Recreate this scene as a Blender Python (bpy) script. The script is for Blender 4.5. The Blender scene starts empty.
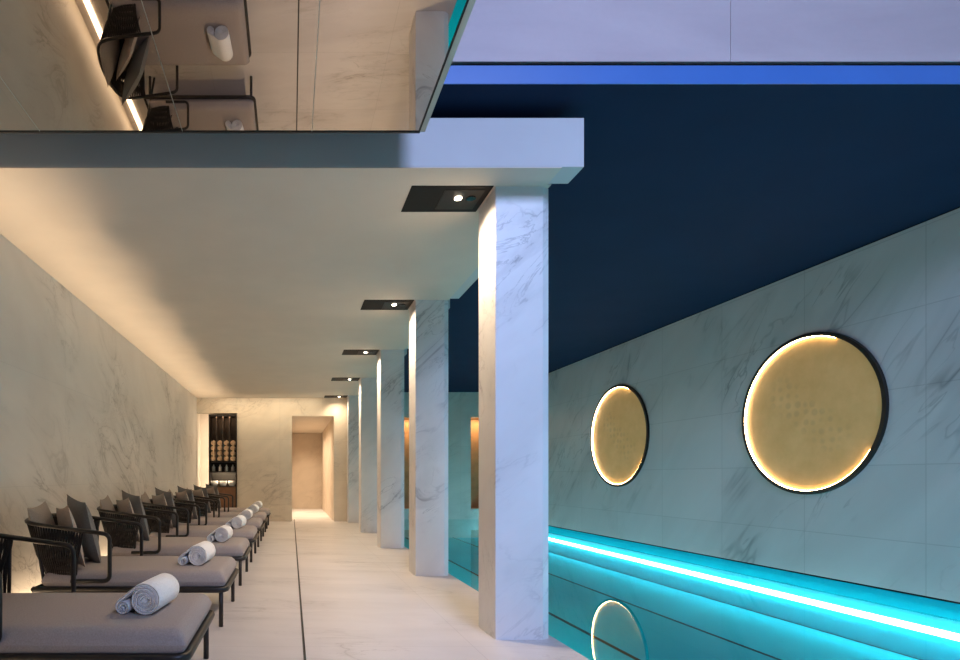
import bpy, math, random
from mathutils import Vector, Matrix
random.seed(7)
S = bpy.context.scene
C = S.collection
PI = math.pi
EYE = 0.93

# ------------------------------------------------------------------ mesh helper
class MB:
    def __init__(s):
        s.v = []; s.f = []; s.m = []; s.s = []
    def add(s, verts, faces, mat=0, smooth=False):
        o = len(s.v)
        s.v += [tuple(p) for p in verts]
        for f in faces:
            s.f.append([i + o for i in f]); s.m.append(mat); s.s.append(smooth)
        return s
    def box(s, x0, x1, y0, y1, z0, z1, mat=0):
        v = [(x0,y0,z0),(x1,y0,z0),(x1,y1,z0),(x0,y1,z0),(x0,y0,z1),(x1,y0,z1),(x1,y1,z1),(x0,y1,z1)]
        return s.add(v, [(0,3,2,1),(4,5,6,7),(0,1,5,4),(1,2,6,5),(2,3,7,6),(3,0,4,7)], mat)
    def prism(s, poly, z0, z1, mat=0):
        n = len(poly)
        v = [(x,y,z0) for x,y in poly] + [(x,y,z1) for x,y in poly]
        f = [tuple(reversed(range(n))), tuple(range(n,2*n))]
        f += [(i,(i+1)%n,(i+1)%n+n,i+n) for i in range(n)]
        return s.add(v, f, mat)
    def tube(s, pts, r, seg=8, mat=0, closed=False, caps=True):
        pts = [Vector(p) for p in pts]; n = len(pts)
        up = None; vs = []
        for i,p in enumerate(pts):
            a = pts[(i-1)%n] if (closed or i>0) else p
            b = pts[(i+1)%n] if (closed or i<n-1) else p
            t = (b-a).normalized()
            if up is None:
                up = Vector((0,0,1)) if abs(t.z)<.9 else Vector((1,0,0))
            x = t.cross(up)
            if x.length < 1e-5: x = t.orthogonal()
            x.normalize(); y = x.cross(t).normalized(); up = y
            for k in range(seg):
                an = 2*PI*k/seg
                vs.append(p + (x*math.cos(an)+y*math.sin(an))*r)
        fs = []
        for i in range(n if closed else n-1):
            j = (i+1)%n
            for k in range(seg):
                l = (k+1)%seg
                fs.append((i*seg+k, i*seg+l, j*seg+l, j*seg+k))
        if caps and not closed:
            fs.append(tuple(reversed(range(seg)))); fs.append(tuple(range((n-1)*seg, n*seg)))
        return s.add(vs, fs, mat, True)
    def cyl(s, c, axis, r, h, seg=24, mat=0, r2=None):
        c = Vector(c); a = Vector(axis).normalized(); x = a.orthogonal().normalized(); y = a.cross(x)
        r2 = r if r2 is None else r2
        v = [c+(x*math.cos(2*PI*k/seg)+y*math.sin(2*PI*k/seg))*r for k in range(seg)]
        v += [c+a*h+(x*math.cos(2*PI*k/seg)+y*math.sin(2*PI*k/seg))*r2 for k in range(seg)]
        s.add(v, [(k,(k+1)%seg,(k+1)%seg+seg,k+seg) for k in range(seg)], mat, True)
        o = len(s.v)-2*seg
        s.f.append([o+i for i in reversed(range(seg))]); s.m.append(mat); s.s.append(False)
        s.f.append([o+seg+i for i in range(seg)]); s.m.append(mat); s.s.append(False)
        return s
    def lathe(s, prof, c, seg=20, mat=0):
        v=[];f=[];n=len(prof)
        for r,z in prof:
            for k in range(seg):
                a=2*PI*k/seg; v.append((c[0]+r*math.cos(a),c[1]+r*math.sin(a),c[2]+z))
        for i in range(n-1):
            for k in range(seg):
                l=(k+1)%seg; f.append((i*seg+k,i*seg+l,(i+1)*seg+l,(i+1)*seg+k))
        f.append(tuple(reversed(range(seg)))); f.append(tuple(range((n-1)*seg,n*seg)))
        return s.add(v,f,mat,True)
    def build(s, name, mats, parent=None, bevel=0, bseg=2, smooth_angle=False):
        me = bpy.data.meshes.new(name)
        me.from_pydata(s.v, [], s.f); me.update()
        if not isinstance(mats,(list,tuple)): mats=[mats]
        for m in mats: me.materials.append(m)
        for p,mi,sm in zip(me.polygons, s.m, s.s):
            p.material_index = mi; p.use_smooth = sm
        o = bpy.data.objects.new(name, me); C.objects.link(o)
        if parent: o.parent = parent
        if bevel:
            b = o.modifiers.new('bevel','BEVEL'); b.width=bevel; b.segments=bseg; b.limit_method='ANGLE'; b.angle_limit=.6
        return o

def tag(o, label, cat, group=None, kind=None):
    o['label']=label
    o['category']=cat
    if group: o['group']=group
    if kind: o['kind']=kind
    return o
def empty(name, loc, label=None, cat=None, group=None, rz=0):
    o = bpy.data.objects.new(name, None); C.objects.link(o)
    o.location=loc; o.rotation_euler=(0,0,rz); o.empty_display_size=.1
    if label: tag(o,label,cat,group)
    return o
def struct(o):
    o['kind']='structure'; return o
def dup(root, loc, label, group=None, rot=None):
    def rec(o, p):
        c=o.copy(); C.objects.link(c)
        if p: c.parent=p
        for ch in o.children: rec(ch,c)
        return c
    r=rec(root,None); r.location=loc; r['label']=label
    if group: r['group']=group
    if rot: r.rotation_euler=rot
    return r

# ------------------------------------------------------------------ materials
class NT:
    def __init__(s, name):
        s.mat = bpy.data.materials.new(name); s.mat.use_nodes=True
        s.t = s.mat.node_tree; s.n=s.t.nodes; s.l=s.t.links
        s.b = s.n['Principled BSDF']; s.out=s.n['Material Output']
    def node(s, typ, **kw):
        n=s.n.new(typ)
        for k,v in kw.items(): setattr(n,k,v)
        return n
    def link(s,a,b): s.l.new(a,b)
    def val(s, sock, v):
        if hasattr(v,'is_linked') or isinstance(v, bpy.types.NodeSocket): s.link(v,sock)
        else: sock.default_value=v
    def math(s, op, a, b=0., c=None):
        n=s.node('ShaderNodeMath', operation=op)
        s.val(n.inputs[0],a); s.val(n.inputs[1],b)
        if c is not None: s.val(n.inputs[2],c)
        return n.outputs[0]
    def mix(s, fac, a, b, blend='MIX'):
        n=s.node('ShaderNodeMix', data_type='RGBA', blend_type=blend)
        s.val(n.inputs[0],fac)
        for i,v in ((6,a),(7,b)):
            if isinstance(v,(tuple,list)): n.inputs[i].default_value=(*v[:3],1)
            else: s.link(v,n.inputs[i])
        return n.outputs[2]
    def noise(s, vec, scale, detail=4, rough=.5, dist=0.):
        n=s.node('ShaderNodeTexNoise'); s.link(vec,n.inputs['Vector'])
        n.inputs['Scale'].default_value=scale; n.inputs['Detail'].default_value=detail
        n.inputs['Roughness'].default_value=rough; n.inputs['Distortion'].default_value=dist
        return n.outputs['Fac']
    def remap(s, v, a, b, c=0., d=1.):
        n=s.node('ShaderNodeMapRange'); n.clamp=True
        s.link(v,n.inputs[0])
        for i,x in enumerate((a,b,c,d)): n.inputs[i+1].default_value=x
        return n.outputs[0]
    def pos(s): return s.node('ShaderNodeNewGeometry').outputs['Position']
    def obj(s): return s.node('ShaderNodeTexCoord').outputs['Object']
    def mapping(s, vec, scale=(1,1,1), rot=(0,0,0), loc=(0,0,0)):
        n=s.node('ShaderNodeMapping'); s.link(vec,n.inputs[0])
        n.inputs['Location'].default_value=loc; n.inputs['Rotation'].default_value=rot; n.inputs['Scale'].default_value=scale
        return n.outputs[0]
    def bump(s, h, strength=.2, dist=.01):
        n=s.node('ShaderNodeBump'); n.inputs['Strength'].default_value=strength; n.inputs['Distance'].default_value=dist
        s.link(h,n.inputs['Height']); s.link(n.outputs[0], s.b.inputs['Normal'])

def plain(name, col, rough=.5, metal=0., noise_amt=.08, scale=20., bump=0., spec=None):
    t=NT(name); p=t.obj()
    f=t.noise(p,scale,3)
    c=t.mix(t.remap(f,.3,.7), tuple(x*(1-noise_amt) for x in col), tuple(min(1,x*(1+noise_amt)) for x in col))
    t.link(c,t.b.inputs['Base Color']); t.b.inputs['Roughness'].default_value=rough; t.b.inputs['Metallic'].default_value=metal
    if spec is not None: t.b.inputs['Specular IOR Level'].default_value=spec
    if bump: t.bump(f,bump,.005)
    return t.mat

def emit(name, col, strength):
    t=NT(name)
    t.b.inputs['Base Color'].default_value=(*col,1)
    t.b.inputs['Emission Color'].default_value=(*col,1); t.b.inputs['Emission Strength'].default_value=strength
    return t.mat

def marble(name, base, vein, axes=None, size=(1.07,.62), off=(0,0), rough=.3, vein_amt=.6, mscale=.9, rot=(.4,.5,.6), joint=.004, joint_amt=.25, stretch=(1,1,2.2), tone=.07, det=7, dist=1.1):
    t=NT(name); p=t.pos()
    m=t.mapping(t.mapping(p, rot=rot), scale=stretch)
    # soft clouding
    cl=t.noise(m, mscale*1.3, 5, .55, .6)
    c=t.mix(t.remap(cl,.3,.7), tuple(x*(1-tone) for x in base), tuple(min(1,x*(1+tone)) for x in base))
    # broad and thin veins
    v=t.noise(m, mscale, det, .55, dist)
    a=t.math('ABSOLUTE', t.math('SUBTRACT', v, .5))
    thin=t.remap(a, 0., .02, 1., 0.)
    broad=t.remap(a, 0., .09, .35, 0.)
    v2=t.noise(t.mapping(m,loc=(7,3,1)), mscale*1.9, det, .6, dist*1.2)
    a2=t.math('ABSOLUTE', t.math('SUBTRACT', v2, .52))
    thin2=t.remap(a2, 0., .015, .7, 0.)
    msk=t.remap(t.noise(p, mscale*.9, 3, .5), .47, .66)
    vv=t.math('MULTIPLY', t.math('MAXIMUM', t.math('MAXIMUM',thin,broad), thin2), msk)
    c=t.mix(t.math('MULTIPLY', vv, vein_amt), c, vein)
    if axes:
        sp=t.node('ShaderNodeSeparateXYZ'); t.link(p,sp.inputs[0])
        js=[]; ids=[]
        for ax,w,o in zip(axes,size,off):
            q=t.math('DIVIDE', t.math('SUBTRACT', sp.outputs[ax], o), w)
            fr=t.math('FRACT', q); ids.append(t.math('FLOOR',q))
            d=t.math('MINIMUM', fr, t.math('SUBTRACT',1.,fr))
            js.append(t.math('LESS_THAN', d, joint/w/2))
        j=t.math('MAXIMUM', js[0], js[1])
        # each slab a hair different in tone
        wn=t.node('ShaderNodeTexWhiteNoise', noise_dimensions='2D')
        cb=t.node('ShaderNodeCombineXYZ'); t.link(ids[0],cb.inputs[0]); t.link(ids[1],cb.inputs[1]); t.link(cb.outputs[0],wn.inputs['Vector'])
        c=t.mix(t.math('MULTIPLY', wn.outputs['Value'], .10), c, tuple(x*.55 for x in base))
        c=t.mix(t.math('MULTIPLY', j, joint_amt), c, tuple(x*.2 for x in base))
    t.link(c,t.b.inputs['Base Color']); t.b.inputs['Roughness'].default_value=rough
    return t.mat

M={}
M['wall']=marble('cream_marble_wall',(.66,.63,.58),(.16,.14,.12),axes=(1,2),size=(1.2,.86),off=(.3,.0),rough=.4,vein_amt=.75,joint_amt=.15)
M['back']=marble('beige_marble_wall',(.72,.64,.52),(.16,.11,.07),axes=(0,2),size=(.9,.86),off=(-1.134,0),rough=.4,vein_amt=.5,mscale=1.1)
M['poolwall']=marble('pool_marble_wall',(.62,.60,.60),(.12,.13,.14),axes=(1,2),size=(1.07,.62),off=(4.52,.41),rough=.35,joint_amt=.22,joint=.008,vein_amt=.75,rot=(math.radians(50),0,0),mscale=1.0,stretch=(1,.30,1.2),det=4,dist=.5)
M['poolback']=marble('pool_end_marble',(.60,.60,.56),(.18,.18,.16),axes=(0,2),size=(1.0,.62),off=(0,.41),rough=.35,vein_amt=.4)
M['column']=marble('white_marble_column',(.70,.69,.69),(.20,.20,.22),rough=.32,vein_amt=.75,mscale=1.5,stretch=(.42,1,1.3),rot=(0,math.radians(42),0))
M['floor']=marble('pale_marble_floor',(.62,.585,.565),(.25,.22,.2),axes=(0,1),size=(.93,.93),off=(.071,.4),rough=.38,vein_amt=.7,mscale=1.0,stretch=(.7,2.6,1),rot=(0,0,.12),joint_amt=.22)
M['ceiling']=plain('cream_plaster',(.60,.54,.46),.8,0,.03,3)
M['fascia']=plain('white_plaster',(.50,.50,.50),.7,0,.03,3)
M['navy']=plain('navy_ceiling_paint',(.010,.023,.056),.8,0,.06,2,spec=.08)
M['bluestrip']=plain('blue_lit_strip_paint',(.05,.155,.46),.35,0,.03,3)  # blue glow of the strip put into its colour
M['black']=plain('black_gap',(.004,.004,.005),.8,0,.05,10)
M['dark']=plain('dark_trim',(.02,.02,.02),.5,0,.05,10)
M['steel']=plain('mirror_edge_trim',(.42,.46,.44),.3,.6,.05,10)
M['metal']=plain('brown_black_metal',(.012,.010,.009),.4,.0,.1,30)
M['rope']=plain('dark_rope',(.022,.017,.014),.8,0,.3,120)
M['mattress']=plain('grey_taupe_fabric',(.36,.315,.30),.9,0,.12,180,.3)
M['taupe']=plain('taupe_pillow_fabric',(.32,.275,.24),.95,0,.15,160,.3)
M['rose']=plain('light_taupe_pillow_fabric',(.46,.38,.33),.95,0,.12,160,.3)
M['slate']=plain('slate_pillow_fabric',(.20,.20,.20),.95,0,.15,160,.3)
M['towel']=plain('white_terry',(.95,.94,.94),.95,0,.06,140,.9)
M['wood']=plain('brown_wood',(.16,.075,.035),.5,0,.2,8)
M['shelfdark']=plain('dark_shelf_wood',(.012,.008,.006),.5,0,.2,8)
M['warmwall']=marble('warm_passage_stone',(.62,.53,.43),(.3,.2,.12),rough=.5,vein_amt=.35,mscale=1.2)
M['nichewood']=plain('oak_niche',(.45,.26,.12),.5,0,.15,6)
M['divider']=plain('grey_brown_divider',(.05,.04,.035),.5,0,.1,8)
M['peach']=plain('warm_lit_cream_terry',(.72,.52,.34),.95,0,.06,140,.9)  # cream towels with the warm shelf light put into the colour
M['bottle']=plain('pale_bottle',(.6,.55,.5),.3,0,.05,30)
M['lens_off']=plain('unlit_lens',(.01,.01,.01),.2,0,.05,30)
M['housing']=plain('black_housing',(.008,.007,.006),.6,0,.08,20,spec=.15)
M['plate']=plain('dark_grey_plate',(.025,.023,.021),.5,0,.08,20,spec=.15)
M['led_warm']=emit('warm_led',(1.,.72,.45),9)
M['led_gold']=emit('warm_white_led',(1.,.70,.36),22)
M['led_pool']=emit('cool_white_led',(.92,1.,.98),14)
M['lamp']=emit('lit_lens',(1.,.85,.65),14)

def upper_mat():
    t=NT('pale_upper_panel'); p=t.pos()
    n1=t.noise(t.mapping(p,scale=(.5,1,2.5)),1.6,5,.55,.4)
    c=t.mix(t.remap(n1,.3,.75),(.44,.35,.36),(.55,.45,.45))
    n2=t.noise(p,40,2)
    c=t.mix(t.remap(n2,.3,.7,0,.06),c,(.3,.28,.3))
    t.link(c,t.b.inputs['Base Color']); t.b.inputs['Roughness'].default_value=.45
    return t.mat
M['upper']=upper_mat()
M['brownwall']=plain('brown_panelling',(.10,.08,.07),.6,0,.1,3)

def mirror_mat():
    t=NT('smoked_mirror'); p=t.pos()
    f=t.noise(p,.7,2)
    c=t.mix(f,(.52,.48,.44),(.56,.52,.48))
    t.link(c,t.b.inputs['Base Color']); t.b.inputs['Metallic'].default_value=1.; t.b.inputs['Roughness'].default_value=.012
    return t.mat
M['mirror']=mirror_mat()

def pool_mat():
    t=NT('turquoise_mosaic'); p=t.pos()
    n=t.noise(p,1.2,4)
    c=t.mix(t.remap(n,.3,.7),(.005,.50,.63),(.009,.56,.69))
    ch=t.node('ShaderNodeTexVoronoi'); ch.inputs['Scale'].default_value=30; t.link(p,ch.inputs['Vector'])
    c=t.mix(t.math('MULTIPLY',ch.outputs['Distance'],.12),c,(.1,.65,.72))
    t.link(c,t.b.inputs['Base Color']); t.b.inputs['Roughness'].default_value=.8; t.b.inputs['Specular IOR Level'].default_value=0
    return t.mat
M['pool']=pool_mat()
M['lane']=plain('dark_teal_lane_tile',(.002,.03,.05),.8,0,.1,10,spec=0)

def water_mat():
    t=NT('still_water'); n=t.n
    n.remove(t.b)
    tr=t.node('ShaderNodeBsdfTransparent'); tr.inputs[0].default_value=(.62,.95,.97,1)
    gl=t.node('ShaderNodeBsdfGlossy'); gl.inputs['Roughness'].default_value=.0; gl.inputs['Color'].default_value=(.72,.80,.80,1)
    fr=t.node('ShaderNodeFresnel'); fr.inputs['IOR'].default_value=1.33
    p=t.pos(); nz=t.noise(t.mapping(p,scale=(1,.6,1)),2.2,2)
    b=t.node('ShaderNodeBump'); b.inputs['Strength'].default_value=.02; b.inputs['Distance'].default_value=.01
    t.link(nz,b.inputs['Height']); t.link(b.outputs[0],gl.inputs['Normal'])
    mx=t.node('ShaderNodeMixShader'); t.link(fr.outputs[0],mx.inputs[0]); t.link(tr.outputs[0],mx.inputs[1]); t.link(gl.outputs[0],mx.inputs[2])
    t.link(mx.outputs[0],t.out.inputs['Surface'])
    return t.mat
M['water']=water_mat()

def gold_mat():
    t=NT('glowing_gold_leaf'); p=t.obj()
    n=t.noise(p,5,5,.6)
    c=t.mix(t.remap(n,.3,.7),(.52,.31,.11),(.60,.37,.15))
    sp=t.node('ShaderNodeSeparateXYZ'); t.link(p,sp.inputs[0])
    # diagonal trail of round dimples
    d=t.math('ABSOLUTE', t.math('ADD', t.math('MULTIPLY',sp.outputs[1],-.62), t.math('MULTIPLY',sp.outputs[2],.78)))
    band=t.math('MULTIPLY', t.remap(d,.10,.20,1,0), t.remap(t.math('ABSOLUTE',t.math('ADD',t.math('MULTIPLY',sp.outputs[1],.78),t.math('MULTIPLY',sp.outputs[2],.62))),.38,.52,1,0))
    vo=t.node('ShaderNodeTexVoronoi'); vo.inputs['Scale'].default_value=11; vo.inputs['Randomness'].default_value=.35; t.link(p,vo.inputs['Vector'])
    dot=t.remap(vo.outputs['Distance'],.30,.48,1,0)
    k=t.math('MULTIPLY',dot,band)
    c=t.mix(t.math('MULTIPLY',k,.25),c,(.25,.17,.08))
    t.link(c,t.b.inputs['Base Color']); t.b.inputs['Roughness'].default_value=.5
    t.link(c,t.b.inputs['Emission Color']); t.b.inputs['Emission Strength'].default_value=.20  # added faint glow; the light strip barely reaches the disc centre
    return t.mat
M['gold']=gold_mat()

# ------------------------------------------------------------------ shell
XL=-1.98; XR=4.94; YB=12.2; YP=13.7; XE=1.52; ZC=2.59; ZN=2.93; YN=2.96; Y0=-3.0; ZT=6.0; WL=-.07; ZB=-.50
# floor with dark drain slot
f=MB(); f.box(XL-.1,.064,Y0,YB+.6,-.15,0); f.box(.078,XE,Y0,YB,-.15,0); f.box(.064,.078,Y0,YB,-.15,-.012,1)
f.box(.078,1.2,YB,17.3,-.15,0)
f.box(.0,.078,YB+.6,17.3,-.15,0)
struct(f.build('floor',[M['floor'],M['dark']]))
struct(MB().box(XL-.12,XL,Y0,YB,0,2.9).build('wall_left',M['wall']))
b=MB()
b.box(XL-.12,XL,YB,YB+.6,0,ZC)              # alcove side
b.box(XL,-1.134,YB,YB+.15,2.27,ZC)          # above alcove
b.box(-1.134,.02,YB,YB+.15,0,ZC)
b.box(.02,.90,YB,YB+.15,2.21,ZC)
b.box(.90,1.479,YB,YB+.15,0,ZC)
b.box(1.36,1.479,YB+.15,YP,-.15,ZN)
struct(b.build('wall_back',M['back']))
# alcove beside the towel shelf
a=MB(); a.box(XL,-1.134,YB+.5,YB+.6,0,2.4); a.box(-1.134,-1.05,YB+.15,YB+.6,0,2.4); a.box(XL,-1.134,YB+.15,YB+.5,2.30,2.4)
struct(a.build('wall_alcove',M['warmwall']))
# passage behind the doorway
a=MB(); a.box(-.5,1.0,17.0,17.15,0,2.4); a.box(.90,1.05,YB+.15,17.0,0,2.4); a.box(-.12,.02,YB+.15,17.0,0,2.4)
struct(a.build('wall_passage',M['warmwall']))
struct(MB().box(-.12,1.05,YB+.15,17.15,2.21,2.35).build('ceiling_passage',M['ceiling']))
# pool far wall with two lit timber niches
pb=MB(); xs=[(2.40,3.10),(4.24,4.88)]; zn0,zn1=.18,2.34
x=1.479
for (p0,p1) in xs:
    pb.box(x,p0,YP,YP+.12,ZB,ZN); pb.box(p0,p1,YP,YP+.12,ZB,zn0); pb.box(p0,p1,YP,YP+.12,zn1,ZN); x=p1
pb.box(x,XR,YP,YP+.12,ZB,ZN)
struct(pb.build('wall_pool_end',M['poolback']))
for p0,p1 in xs:
    n=MB(); n.box(p0,p1,YP+.42,YP+.48,zn0,zn1); n.box(p0-.05,p0,YP+.12,YP+.48,zn0,zn1); n.box(p1,p1+.05,YP+.12,YP+.48,zn0,zn1)
    n.box(p0,p1,YP+.12,YP+.42,zn1,zn1+.05); n.box(p0,p1,YP+.12,YP+.42,zn0-.05,zn0)
    struct(n.build('wall_niche',M['nichewood']))
# right wall
r=MB(); r.box(XR,XR+.15,Y0,YP+.12,.004,ZN-.012); r.box(XR,XR+.15,Y0,YN,ZN-.012,ZT); 
struct(r.build('wall_right',M['poolwall']))
r=MB(); r.box(XR+.012,XR+.15,Y0,YP+.12,-.012,.004); r.box(XR+.01,XR+.15,YN,YP,ZN-.012,ZN)
struct(r.build('trim_1',M['black']))
# pool basin
p=MB(); p.box(XE-.12,XR+.15,Y0,YP,ZB-.1,ZB); p.box(XR,XR+.15,Y0,YP,ZB,-.012); p.box(XE-.12,XE,Y0,YP,ZB,-.15); p.box(XE,XR,Y0-.1,Y0,ZB,-.012)
for xl,w in ((4.925,.018),(3.82,.03),(2.71,.04),(1.62,.04)): p.box(xl-w/2,xl+w/2,Y0,YP,ZB,ZB+.003,1)
struct(p.build('floor_pool',[M['pool'],M['lane']]))
w=MB(); w.add([(XE,Y0,WL),(XR,Y0,WL),(XR,YP,WL),(XE,YP,WL)],[(0,1,2,3)])
tag(w.build('pool_water',M['water']),'still turquoise swimming pool water beside the row of columns','water',kind='stuff')
# ceilings
c=MB()
cols=[3.32+2.13*k for k in range(5)]
c.box(XL,1.455,3.30,YB,ZC,ZN)
ys=[3.31]+[]
for k,cy in enumerate(cols):
    y1=cols[k+1] if k<4 else YB
    c.box(1.455,1.573,cy+.30,y1-.005,ZC+.012,2.86,1)
c.box(1.455,1.479,3.30,YB,ZC,2.86)
struct(c.build('ceiling_walkway',[M['ceiling'],M['fascia']]))
c=MB(); c.box(XL,1.573,3.12,3.30,ZC+.006,2.858); c.box(XL,1.455,3.122,3.30,ZC,ZC+.006,1)
struct(c.build('trim_fascia',[M['fascia'],M['ceiling']]))
struct(MB().box(XL,XR+.15,YN,YP+.12,ZN,3.024).build('ceiling_pool',M['navy']))
struct(MB().box(.3,XR,YN-.006,YN,ZN,3.022).build('trim_2',M['bluestrip']))
struct(MB().box(-2.1,XR+.15,YN+.02,YN+.12,3.024,3.047).build('trim_3',M['black']))
u=MB(); u.box(-2.1,2.239,YN,YN+.1,3.047,ZT); u.box(2.241,XR,YN,YN+.1,3.047,ZT)
struct(u.build('wall_upper',M['upper']))
# tall void around the viewer
struct(MB().box(XL-.12,XR+.15,Y0-.14,Y0-.02,-.15,ZT).build('wall_front',M['brownwall']))
struct(MB().box(XL-.12,XL,Y0,YN,3.0,ZT).build('wall_upper_left',M['fascia']))
struct(MB().box(XL-.12,XR+.15,Y0-.12,YN+.1,ZT,ZT+.1).build('ceiling_void',M['fascia']))
# mirrored soffit
ZM=2.65; YM=2.89
struct(MB().box(XL,.664,Y0,YM-.004,ZM+.008,3.0).build('ceiling_soffit',M['dark']))
edges=[XL+.002,-1.25,-.54,.104,.635]
lab=['smoked mirror ceiling panel along the left wall','smoked mirror ceiling panel second from the left wall, reflecting chair backs',
     'smoked mirror ceiling panel reflecting a lounger seat and towel','smoked mirror ceiling panel at the open edge, reflecting a column']
for k in range(4):
    o=MB().box(edges[k]+.002,edges[k+1]-.002,Y0+.01,YM,ZM,ZM+.008).build('mirror_panel',M['mirror'])
    tag(o,lab[k],'mirror','mirror panels of the ceiling')
t=MB(); t.box(.636,.642,Y0+.01,YM,ZM-.002,ZM+.008,1); t.box(.642,.666,Y0+.01,YM,ZM-.004,ZM+.02); t.box(XL,.642,YM,YM+.012,ZM-.004,ZM+.02,1)
for k in (1,2,3): t.box(edges[k]-.0015,edges[k]+.0015,Y0+.01,YM,ZM-.001,ZM+.007)  # pale strips standing in for the glint on the panel bevels
struct(t.build('trim_4',[M['steel'],M['dark']]))

# ------------------------------------------------------------------ columns and downlights
CX0,CX1=1.168,1.484
poly=[(CX0+.004,0),(CX1-.045,0),(CX1,.03),(CX1,.27),(CX1-.045,.30),(CX0+.004,.30),(CX0,.296),(CX0,.004)]
cm=MB().prism(poly,0,ZC).build('marble_column',M['column'])
ordn=['nearest to the viewer','second from the viewer','third from the viewer','fourth from the viewer','farthest away, by the end wall']
cm.location=(0,cols[0],0)
tag(cm,'square white marble column '+ordn[0]+', beside the pool','column','marble columns along the pool')
for k in range(1,5):
    dup(cm,(0,cols[k],0),'square white marble column '+ordn[k]+', beside the pool')
dl=empty('downlight_panel',(0.92,cols[0]+.15,ZC),'black recessed ceiling panel with lamps at the column '+ordn[0],'ceiling light','downlight panels by the columns')
h=MB(); h.box(-.232,.235,-.16,.16,-.004,0); h.build('housing',M['housing'],dl)
h=MB(); h.box(-.03,.20,-.12,.12,-.007,-.004); h.build('plate',M['plate'],dl)
h=MB(); h.cyl((.07,-.03,-.014),(0,0,1),.021,.007); o=h.build('lamp',M['lamp'],dl); o['label']='lit lamp'
h=MB(); h.cyl((.145,-.03,-.014),(0,0,1),.028,.007); o=h.build('lamp',M['lens_off'],dl); o['label']='unlit black lamp'
for k in range(1,5):
    dup(dl,(0.92,cols[k]+.15,ZC),'black recessed ceiling panel with lamps at the column '+ordn[k])

# ------------------------------------------------------------------ round wall lights
def round_light(yc,zc,label,a0=-150,a1=115):
    R=.768
    root=empty('round_wall_light',(XR,yc,zc),label,'wall light','round gold wall lights above the pool')
    seg=96
    # black ring: outer/inner bands
    def ring(r0,r1,x0,x1,a0=0,a1=2*PI,n=seg):
        mb=MB(); vs=[]; full=abs(a1-a0-2*PI)<1e-6
        cnt=n if full else n+1
        for i in range(cnt):
            a=a0+(a1-a0)*i/n
            for (r,x) in ((r0,x0),(r1,x0),(r1,x1),(r0,x1)):
                vs.append((x,r*math.cos(a),r*math.sin(a)))
        fs=[]
        for i in range(n):
            j=(i+1)%cnt
            for k in range(4):
                l=(k+1)%4; fs.append((i*4+k,i*4+l,j*4+l,j*4+k))
        if not full:
            fs.append((0,1,2,3)); fs.append(tuple((cnt-1)*4+k for k in (3,2,1,0)))
        mb.add(vs,fs,0,False); return mb
    fm=ring(R-.026,R,-.028,0); lip=ring(R-.034,R-.026,-.028,-.025); fm.add(lip.v,lip.f); fm.build('frame',M['metal'],root)
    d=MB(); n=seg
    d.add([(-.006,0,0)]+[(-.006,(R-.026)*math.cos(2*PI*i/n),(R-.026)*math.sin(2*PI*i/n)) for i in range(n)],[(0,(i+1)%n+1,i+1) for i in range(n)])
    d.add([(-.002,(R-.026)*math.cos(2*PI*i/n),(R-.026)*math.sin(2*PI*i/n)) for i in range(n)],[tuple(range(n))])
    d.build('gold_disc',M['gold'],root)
    ring(R-.040,R-.0265,-.024,-.009,math.radians(a0),math.radians(a1),80).build('light_strip',M['led_gold'],root)
    return root
# angle 0 = away from the viewer (+Y); -90deg = bottom
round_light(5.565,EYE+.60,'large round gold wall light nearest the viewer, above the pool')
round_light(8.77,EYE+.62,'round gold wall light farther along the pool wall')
o=MB().box(XR-.05,XR-.02,Y0,YP-.02,-.272,-.226).build('light_strip',M['led_pool'])
tag(o,'bright white underwater light strip along the far pool wall','light strip')
o=MB().box(-1.90,-1.85,-2,YB-.02,0,.014).build('light_strip',M['led_warm'])
tag(o,'warm light strip on the floor along the left wall, behind the loungers','light strip')

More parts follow.
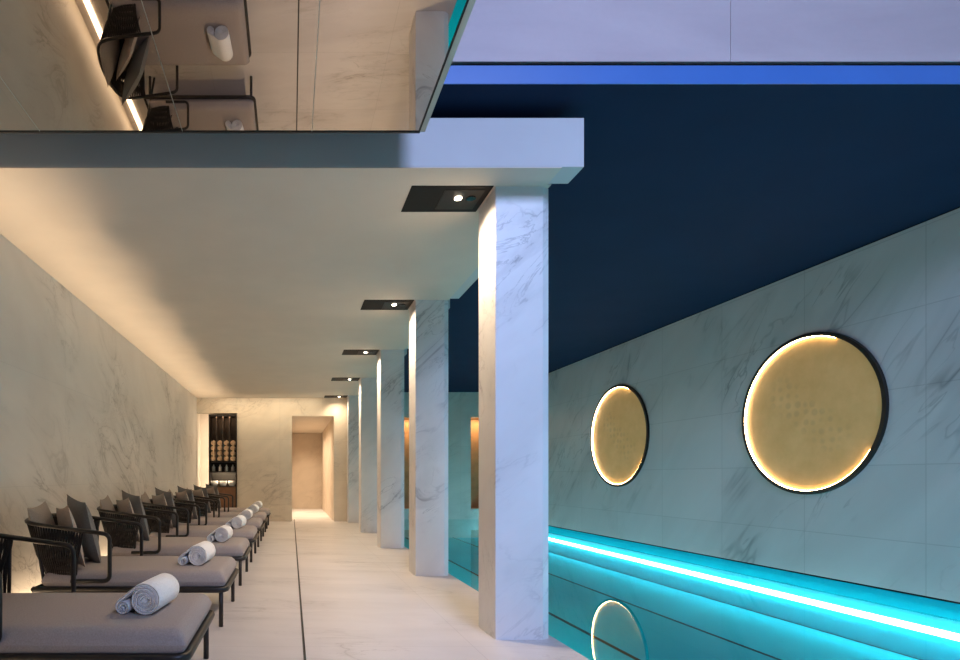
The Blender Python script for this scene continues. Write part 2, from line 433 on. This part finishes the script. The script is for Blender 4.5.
# ------------------------------------------------------------------ loungers
LW=.755; XF=-.405
def fillet(pts, r, n=5):
    out=[]; pts=[Vector(p) for p in pts]
    for i,p in enumerate(pts):
        if i in (0,len(pts)-1): out.append(p); continue
        a=(pts[i-1]-p); b=(pts[i+1]-p)
        rr=r[i] if isinstance(r,list) else r; d=min(rr,a.length*.49,b.length*.49); A=p+a.normalized()*d; B=p+b.normalized()*d
        for k in range(n+1):
            u=k/n; out.append(A*(1-u)**2+p*2*u*(1-u)+B*u*u)
    return out
def resample(pts,n):
    L=[0]
    for a,b in zip(pts,pts[1:]): L.append(L[-1]+(b-a).length)
    out=[]
    for i in range(n):
        t=L[-1]*i/(n-1); j=0
        while j<len(L)-2 and L[j+1]<t: j+=1
        u=(t-L[j])/max(1e-9,L[j+1]-L[j]); out.append(pts[j].lerp(pts[j+1],u))
    return out
def make_lounger(loc,label):
    root=empty('chaise_lounge',loc,label,'lounger','loungers in a row along the left wall')
    W=LW; ZF=.232; xh=-1.60
    # origin: foot end, x=0 at foot; y from 0 (near) to W
    x0=xh-XF
    # frame
    fr=fillet([(x0,.0,ZF),(-.0,0,ZF),(0,W,ZF),(x0,W,ZF)],.055,6)
    m=MB(); m.tube(fr,.020,8)
    m.tube([(x0,0,ZF),(x0,W,ZF)],.014,8)
    for xx in (-.35,-.75): m.tube([(xx,0,ZF),(xx,W,ZF)],.012,6)
    m.build('frame',M['metal'],root)
    for (xx,yy) in ((-.03,.012),(-.03,W-.012),(x0+.06,.012),(x0+.06,W-.012)):
        l=MB(); l.tube([(xx,yy,0),(xx,yy,ZF)],.014,8); l.build('leg',M['metal'],root)
    # mattress (rounded slab with a crown)
    nx,ny=28,18; mx0,mx1,my0,my1=x0+.05,-.002,.0,W; z0,z1=ZF-.010,ZF+.108
    def prof(u):  # rounded edge falloff 0..1
        e=.075
        return u
    vs=[];fs=[]
    def sq(t,L,rad):
        # param t in 0..1 to edge-dense coordinate
        return .5-.5*math.cos(PI*t)
    for side in (1,-1):
        for i in range(nx+1):
            for j in range(ny+1):
                X=mx0+(mx1-mx0)*sq(i/nx,0,0); Y=my0+(my1-my0)*sq(j/ny,0,0)
                d=min(X-mx0,mx1-X); e=min(Y-my0,my1-Y); R=.05
                def h(q): 
                    q=min(q,R); return math.sqrt(max(0,R*R-(R-q)**2))/R
                hh=h(d)*h(e)
                zm=(z0+z1)/2
                crown=.010*math.sin(PI*(i/nx))*math.sin(PI*j/ny) if side>0 else 0
                vs.append((X,Y,zm+side*(z1-zm)*hh+crown))
    N=(nx+1)*(ny+1)
    for s_ in range(2):
        for i in range(nx):
            for j in range(ny):
                a=s_*N+i*(ny+1)+j; q=(a,a+ny+1,a+ny+2,a+1)
                fs.append(q if s_==0 else tuple(reversed(q)))
    mm=MB(); mm.add(vs,fs,0,True); mat=mm.build('mattress',M['mattress'],root)
    # arm and back rail
    xa=-1.122-XF; xb=-1.715-XF; zl=.285
    near=[(xa-.24,-.005,zl),(xa,-.005,zl),(xa,-.005,.575),(xa-.30,-.012,.615)]
    corner=[(xb+.05,.0,.645),(xb,.22,.655)]
    path=near+[(xb+.06,-.005,.648),(xb,.24,.66)]
    far=[(x,W-y,z) for x,y,z in reversed(path)]
    full=fillet(path+far,[.0,.045,.045,.15,.16,.16,.16,.16,.15,.045,.045,.0],6)
    MB().tube(full,.0135,8).build('arm_rail',M['metal'],root)
    # woven rope basket
    rail=[(xa-.32,-.012,.617),(xa-.30,-.012,.615),(xb+.06,-.005,.648),(xb,.24,.66)]
    rail[0]=(xa-.16,-.008,.594)
    rail=rail+[(x,W-y,z) for x,y,z in reversed(rail)]; rail[-1]=(xa-.34,W+.012,.617)
    low=[(xa-.32,.02,zl-.03),(xb+.20,.03,zl-.03),(xb+.15,.24,zl-.03)]
    low[0]=(xa-.22,.02,zl-.03)
    low=low+[(x,W-y,z) for x,y,z in reversed(low)]; low[-1]=(xa-.34,W-.02,zl-.03)
    n=76
    A=resample(fillet(rail,.13,6),n); B=resample(fillet(low,.10,6),n)
    MB().tube(fillet(low,.10,6),.010,6).build('lower_rail',M['metal'],root)
    rp=MB()
    for i in range(n):
        for dlt in (-3,3):
            j=min(n-1,max(0,i+dlt))
            a=A[i]; bq=B[j]; mid=(a+bq)/2+Vector((-.015,0,-.01))
            rp.tube([a,mid,bq],.0055,4)
    rp.build('rope_weave',M['rope'],root)
    for yy in (W,):
        MB().tube([(xa-.33,yy,ZF),(xa-.33,yy-.01 if yy<.1 else yy+.01,.616)],.010,6).build('side_post',M['metal'],root)
    for yy in (.03,W-.03):
        MB().tube([(xb+.22,yy,.0),(xb+.17,yy,zl),(xb+.11,yy*.9+.01,.64)],.011,6).build('back_post',M['metal'],root)
    return root
words=['nearest','second','third','fourth','fifth','sixth','farthest']
PITCH=1.365; LY=[2.235+PITCH*k for k in range(7)]
def lword(k): return ('nearest' if k==0 else words[k]+(' from the viewer' if k<6 else ''))
lr=make_lounger((XF,LY[0],0),'grey cushioned chaise lounge with dark rope back, nearest the viewer')
loung=[lr]
for k in range(1,7):
    loung.append(dup(lr,(XF,LY[k],0),'grey cushioned chaise lounge with dark rope back, '+(words[k]+' from the viewer' if k<6 else 'farthest from the viewer by the end wall')))

# pillows
def pillow_mesh(name,mat,s=.45,th=.15):
    n=16; vs=[];fs=[]
    for side in (1,-1):
        for i in range(n+1):
            for j in range(n+1):
                u=-1+2*i/n; v=-1+2*j/n
                t=((1-abs(u)**2.2)*(1-abs(v)**2.2))**.55 if abs(u)<1 and abs(v)<1 else 0
                pinch=1-.075*(1-abs(v)**2)*abs(u)**3; pinch2=1-.075*(1-abs(u)**2)*abs(v)**3
                vs.append((side*th/2*t, u*s/2*pinch, v*s/2*pinch2))
    N=(n+1)**2
    for q in range(2):
        for i in range(n):
            for j in range(n):
                a=q*N+i*(n+1)+j; g=(a,a+n+1,a+n+2,a+1)
                fs.append(g if q==0 else tuple(reversed(g)))
    m=MB(); m.add(vs,fs,0,True); return m.build(name,mat)
where=['nearest lounger','second lounger from the viewer','third lounger from the viewer','fourth lounger from the viewer','fifth lounger from the viewer','sixth lounger from the viewer','farthest lounger']
pil=[]
specs=[('taupe',.43,.11,(-1.615,.225,.545),(math.radians(4),math.radians(-14),math.radians(8)),'taupe back pillow leaning on the rope back of the '),
       ('rose',.41,.085,(-1.455,.225,.540),(math.radians(-5),math.radians(-14),math.radians(33)),'light taupe pillow in front of the taupe one on the '),
       ('slate',.47,.12,(-1.455,.475,.560),(math.radians(6),math.radians(-15),math.radians(34)),'slate grey pillow standing askew on the far side of the ')]
for key,s_,th,(px,py,pz),rot,txt in specs:
    o=pillow_mesh('throw_pillow',M[key],s_,th)
    o.location=(px,LY[0]+py,pz); o.rotation_euler=rot
    tag(o,txt+where[0],'pillow',{'taupe':'taupe back pillows','rose':'light taupe pillows','slate':'slate grey pillows'}[key]+' on the loungers')
    for k in range(1,7):
        q=dup(o,(px,LY[k]+py,pz),txt+where[k]); 

# rolled bath towels
def roll_profile(r=.078,turns=3.2,th=.0095):
    pts=[]; n=int(turns*26)
    for i in range(n+1):
        t=i/n; a=t*turns*2*PI; rr=.012+(r-.012)*t
        pts.append(Vector((math.cos(a+PI*.5-turns*2*PI)*rr,0,math.sin(a+PI*.5-turns*2*PI)*rr)))
    return pts
def make_towel(name,r,length,flap=True,turns=3.2,mat=None):
    pts=roll_profile(r,turns)
    if flap:
        # outer layer runs from the top of the roll down over a second smaller fold on the left
        for i in range(1,4):
            a=PI*.5+i*math.radians(9); pts.append(Vector((math.cos(a)*r,0,math.sin(a)*r)))
        c=Vector((-r*1.50,0,-r*.50)); q=r*.47
        A0=pts[-1]; B0=c+Vector((math.cos(math.radians(128))*q,0,math.sin(math.radians(128))*q))
        for i in range(1,5): pts.append(A0.lerp(B0,i/5))
        for i in range(22):
            a=math.radians(128+i*24); rr=q*(1-.034*i)
            pts.append(c+Vector((math.cos(a)*rr,0,math.sin(a)*rr)))
    th=r*.118; rings=[(-.5,.55),(-.488,1.),(-.2,1.02),(.2,1.02),(.488,1.),(.5,.55)]
    n=len(pts); vs=[];fs=[]
    for yy,sc in rings:
        for side in (1,-1):
            for i,p in enumerate(pts):
                a=pts[max(0,i-1)]; b=pts[min(n-1,i+1)]; t=(b-a).normalized(); nn=Vector((-t.z,0,t.x))
                q=p+nn*th*side*sc
                vs.append((q.x,yy*length,q.z))
    K=2*n
    for k in range(len(rings)-1):
        for i in range(n-1):
            a=k*K+i; fs.append((a,a+1,a+K+1,a+K))
            a=k*K+n+i; fs.append((a+1,a,a+K,a+K+1))
        for e in (0,n-1):
            a=k*K+e; b_=k*K+n+e; fs.append((a,b_,b_+K,a+K))
    for k in (0,len(rings)-1):
        for i in range(n-1):
            a=k*K+i; fs.append((a,a+1,a+n+1,a+n))
    # core
    m=MB(); m.add(vs,fs,0,True); m.cyl((0,-length*.485,0),(0,1,0),.012,length*.97,10)
    return m.build(name,mat or M['towel'])
TZ=.232+.108+.010
tw=make_towel('rolled_towel',.064,.265)
tw.location=(-.60,LY[0]+.34,TZ+.062); tw.rotation_euler=(0,0,math.radians(-7))
tag(tw,'rolled white towel on the seat of the '+where[0],'towel','rolled towels on the loungers')
tx=[-.60,-.605,-.615,-.60,-.605,-.60,-.61]; tr=[-7,-5,-3,-6,-2,-5,-4]
for k in range(1,7):
    dup(tw,(tx[k],LY[k]+.34,TZ+.062),'rolled white towel on the seat of the '+where[k],rot=(0,0,math.radians(tr[k])))

# ------------------------------------------------------------------ towel shelf in the alcove
SX0,SX1=-1.72,-1.138; SY0,SY1=12.14,12.48
sh=empty('towel_shelf',((SX0+SX1)/2,(SY0+SY1)/2,0),'tall dark towel shelf set in the end wall','shelf')
hw=(SX1-SX0)/2; hd=(SY1-SY0)/2
m=MB(); m.box(-hw,-hw+.02,-hd,hd,0,2.24); m.box(hw-.02,hw,-hd,hd,0,2.24); m.box(-hw+.02,hw-.02,hd-.02,hd,0,2.24); m.box(-hw+.02,hw-.02,-hd,hd-.02,2.20,2.24)
m.build('carcass',M['shelfdark'],sh)
zsh=[.74,1.05,1.26]
for z in zsh: MB().box(-hw+.02,hw-.02,-hd,hd-.02,z-.02,z).build('shelf',M['shelfdark'],sh)
MB().box(-hw+.02,hw-.02,-hd+.01,-hd+.03,0,.72).build('door',M['wood'],sh)
for i in range(3):
    xx=-hw+.02+(2*hw-.04)*(i+1)/4
    MB().box(xx-.008,xx+.008,-hd+.005,hd-.02,1.26,2.20).build('divider',M['divider'],sh)
shx,shy=(SX0+SX1)/2,(SY0+SY1)/2
small=make_towel('rolled_towel',.052,.26,False,2.6,M['peach'])
cw=(2*hw-.04)/4
colw=['leftmost','second','third','rightmost']; roww=['bottom','second','third','top']
first=True
for i in range(4):
    for j in range(4):
        loc=(shx-hw+.02+cw*(i+.5),shy-.03,1.262+.056+.109*j)
        L='rolled cream towel painted warm-lit, %s of the %s stack in the shelf'%(roww[j] if j in(0,3) else roww[j]+' from bottom',colw[i] if i in (0,3) else colw[i]+' from left')
        if first:
            small.location=loc; tag(small,L,'towel','rolled towels stacked in the shelf'); first=False
        else: dup(small,loc,L)
bt=MB().lathe([(.032,0),(.034,.01),(.034,.09),(.014,.115),(.014,.14)],(0,0,0),14).build('bottle',M['bottle'])
for i in range(4):
    loc=(shx-hw+.02+cw*(i+.5),shy-.05,1.05); L='small pale bottle in the dark shelf, '+['leftmost','second from left','third from left','rightmost'][i]
    if i==0: bt.location=loc; tag(bt,L,'bottle','bottles in the shelf')
    else: dup(bt,loc,L)
bw=MB().lathe([(.05,0),(.055,.005),(.078,.06),(.082,.11),(.075,.11),(.048,.012)],(0,0,0),18).build('bowl',M['towel'])
for i in range(3):
    loc=(shx-hw+.105+.185*i,shy-.04,.74); L='white bowl on the lit shelf under the bottles, '+['leftmost','middle','rightmost'][i]
    if i==0: bw.location=loc; tag(bw,L,'bowl','bowls in the shelf')
    else: dup(bw,loc,L)

# ------------------------------------------------------------------ lights
def area(name,loc,target,sx,sy,energy,col,spread=180):
    l=bpy.data.lights.new(name,'AREA'); l.shape='RECTANGLE'; l.size=sx; l.size_y=sy; l.energy=energy; l.color=col; l.spread=math.radians(spread)
    o=bpy.data.objects.new(name,l); C.objects.link(o); o.location=loc
    d=Vector(target)-Vector(loc); o.rotation_euler=d.to_track_quat('-Z','Y').to_euler(); return o
def spot(name,loc,target,energy,col,ang,blend=.6,size=.03):
    l=bpy.data.lights.new(name,'SPOT'); l.energy=energy; l.color=col; l.spot_size=math.radians(ang); l.spot_blend=blend; l.shadow_soft_size=size
    o=bpy.data.objects.new(name,l); C.objects.link(o); o.location=loc
    d=Vector(target)-Vector(loc); o.rotation_euler=d.to_track_quat('-Z','Y').to_euler(); return o
WARM=(1.,.76,.52)
for k,cy in enumerate(cols):
    spot('downlight',(.95,cy+.12,ZC-.02),(.99,cy+.10,0),104 if k<4 else 30,WARM,150,1.)
# linear warm uplight at the foot of the left wall
area('wall_uplight',(-1.875,5.1,.03),(XL+.14,5.1,2.59),.03,14,24,(1.,.72,.46),30)
bpy.data.objects['wall_uplight'].rotation_euler=(math.radians(180),math.radians(4),0)
# pool: lamp along the light strip, added unseen fill along the near side
o=area('pool_lamp_far',(XR-.05,5.3,-.22),(0,5.3,-.32),.05,16,9,(.80,.96,1.)); o.rotation_euler=(0,math.radians(97),0)
o=area('pool_fill_near',(XE+.03,5.3,-.20),(5,5.3,-.35),.05,16,42,(.80,.97,1.)); o.rotation_euler=(0,math.radians(-103),0)
# lavender daylight in the tall void
area('skylight',(1.8,-2.6,4.7),(1.7,3,1.5),2.2,1.6,135,(.46,.57,1.),110)
area('end_wall_fill',(-.5,11.75,ZC-.01),(-.5,12.2,1.0),2.2,.06,10,(1.,.76,.5))  # added fill to brighten the end wall, no fitting of its own
# alcove, passage, niches
area('alcove_lamp',(-1.735,12.40,1.2),(-1.93,12.7,1.2),.04,2.1,6,(1.,.82,.62))
area('shelf_lamp',(-1.43,12.2,1.02),(-1.43,12.34,.75),.45,.03,2.5,(1.,.75,.48))
area('shelf_towel_lamp',(-1.43,12.16,2.19),(-1.43,12.3,1.4),.45,.05,3.5,(1.,.55,.28))
area('passage_lamp',(.46,14.6,2.19),(.46,14.6,0),.5,3.6,50,(1.,.78,.55),110)
for p0,p1 in xs: area('niche_lamp',((p0+p1)/2,YP+.2,zn1-.01),((p0+p1)/2,YP+.25,0),p1-p0-.1,.08,7,(1.,.66,.34))

# ------------------------------------------------------------------ world, camera, view
wd=bpy.data.worlds.new('World'); S.world=wd; wd.use_nodes=True
wd.node_tree.nodes['Background'].inputs[0].default_value=(.05,.06,.1,1); wd.node_tree.nodes['Background'].inputs[1].default_value=.3
cam=bpy.data.cameras.new('camera'); co=bpy.data.objects.new('camera',cam); C.objects.link(co)
co.location=(0,0,EYE); co.rotation_euler=(math.radians(90),0,0)
cam.sensor_width=36; cam.lens=36*581/960; cam.shift_x=(480-291)/960; cam.shift_y=(477-330)/960; cam.clip_start=.02
S.camera=co
S.view_settings.view_transform='Standard'; S.view_settings.look='None'; S.view_settings.exposure=.3; S.view_settings.gamma=1
S.view_settings.use_curve_mapping=False
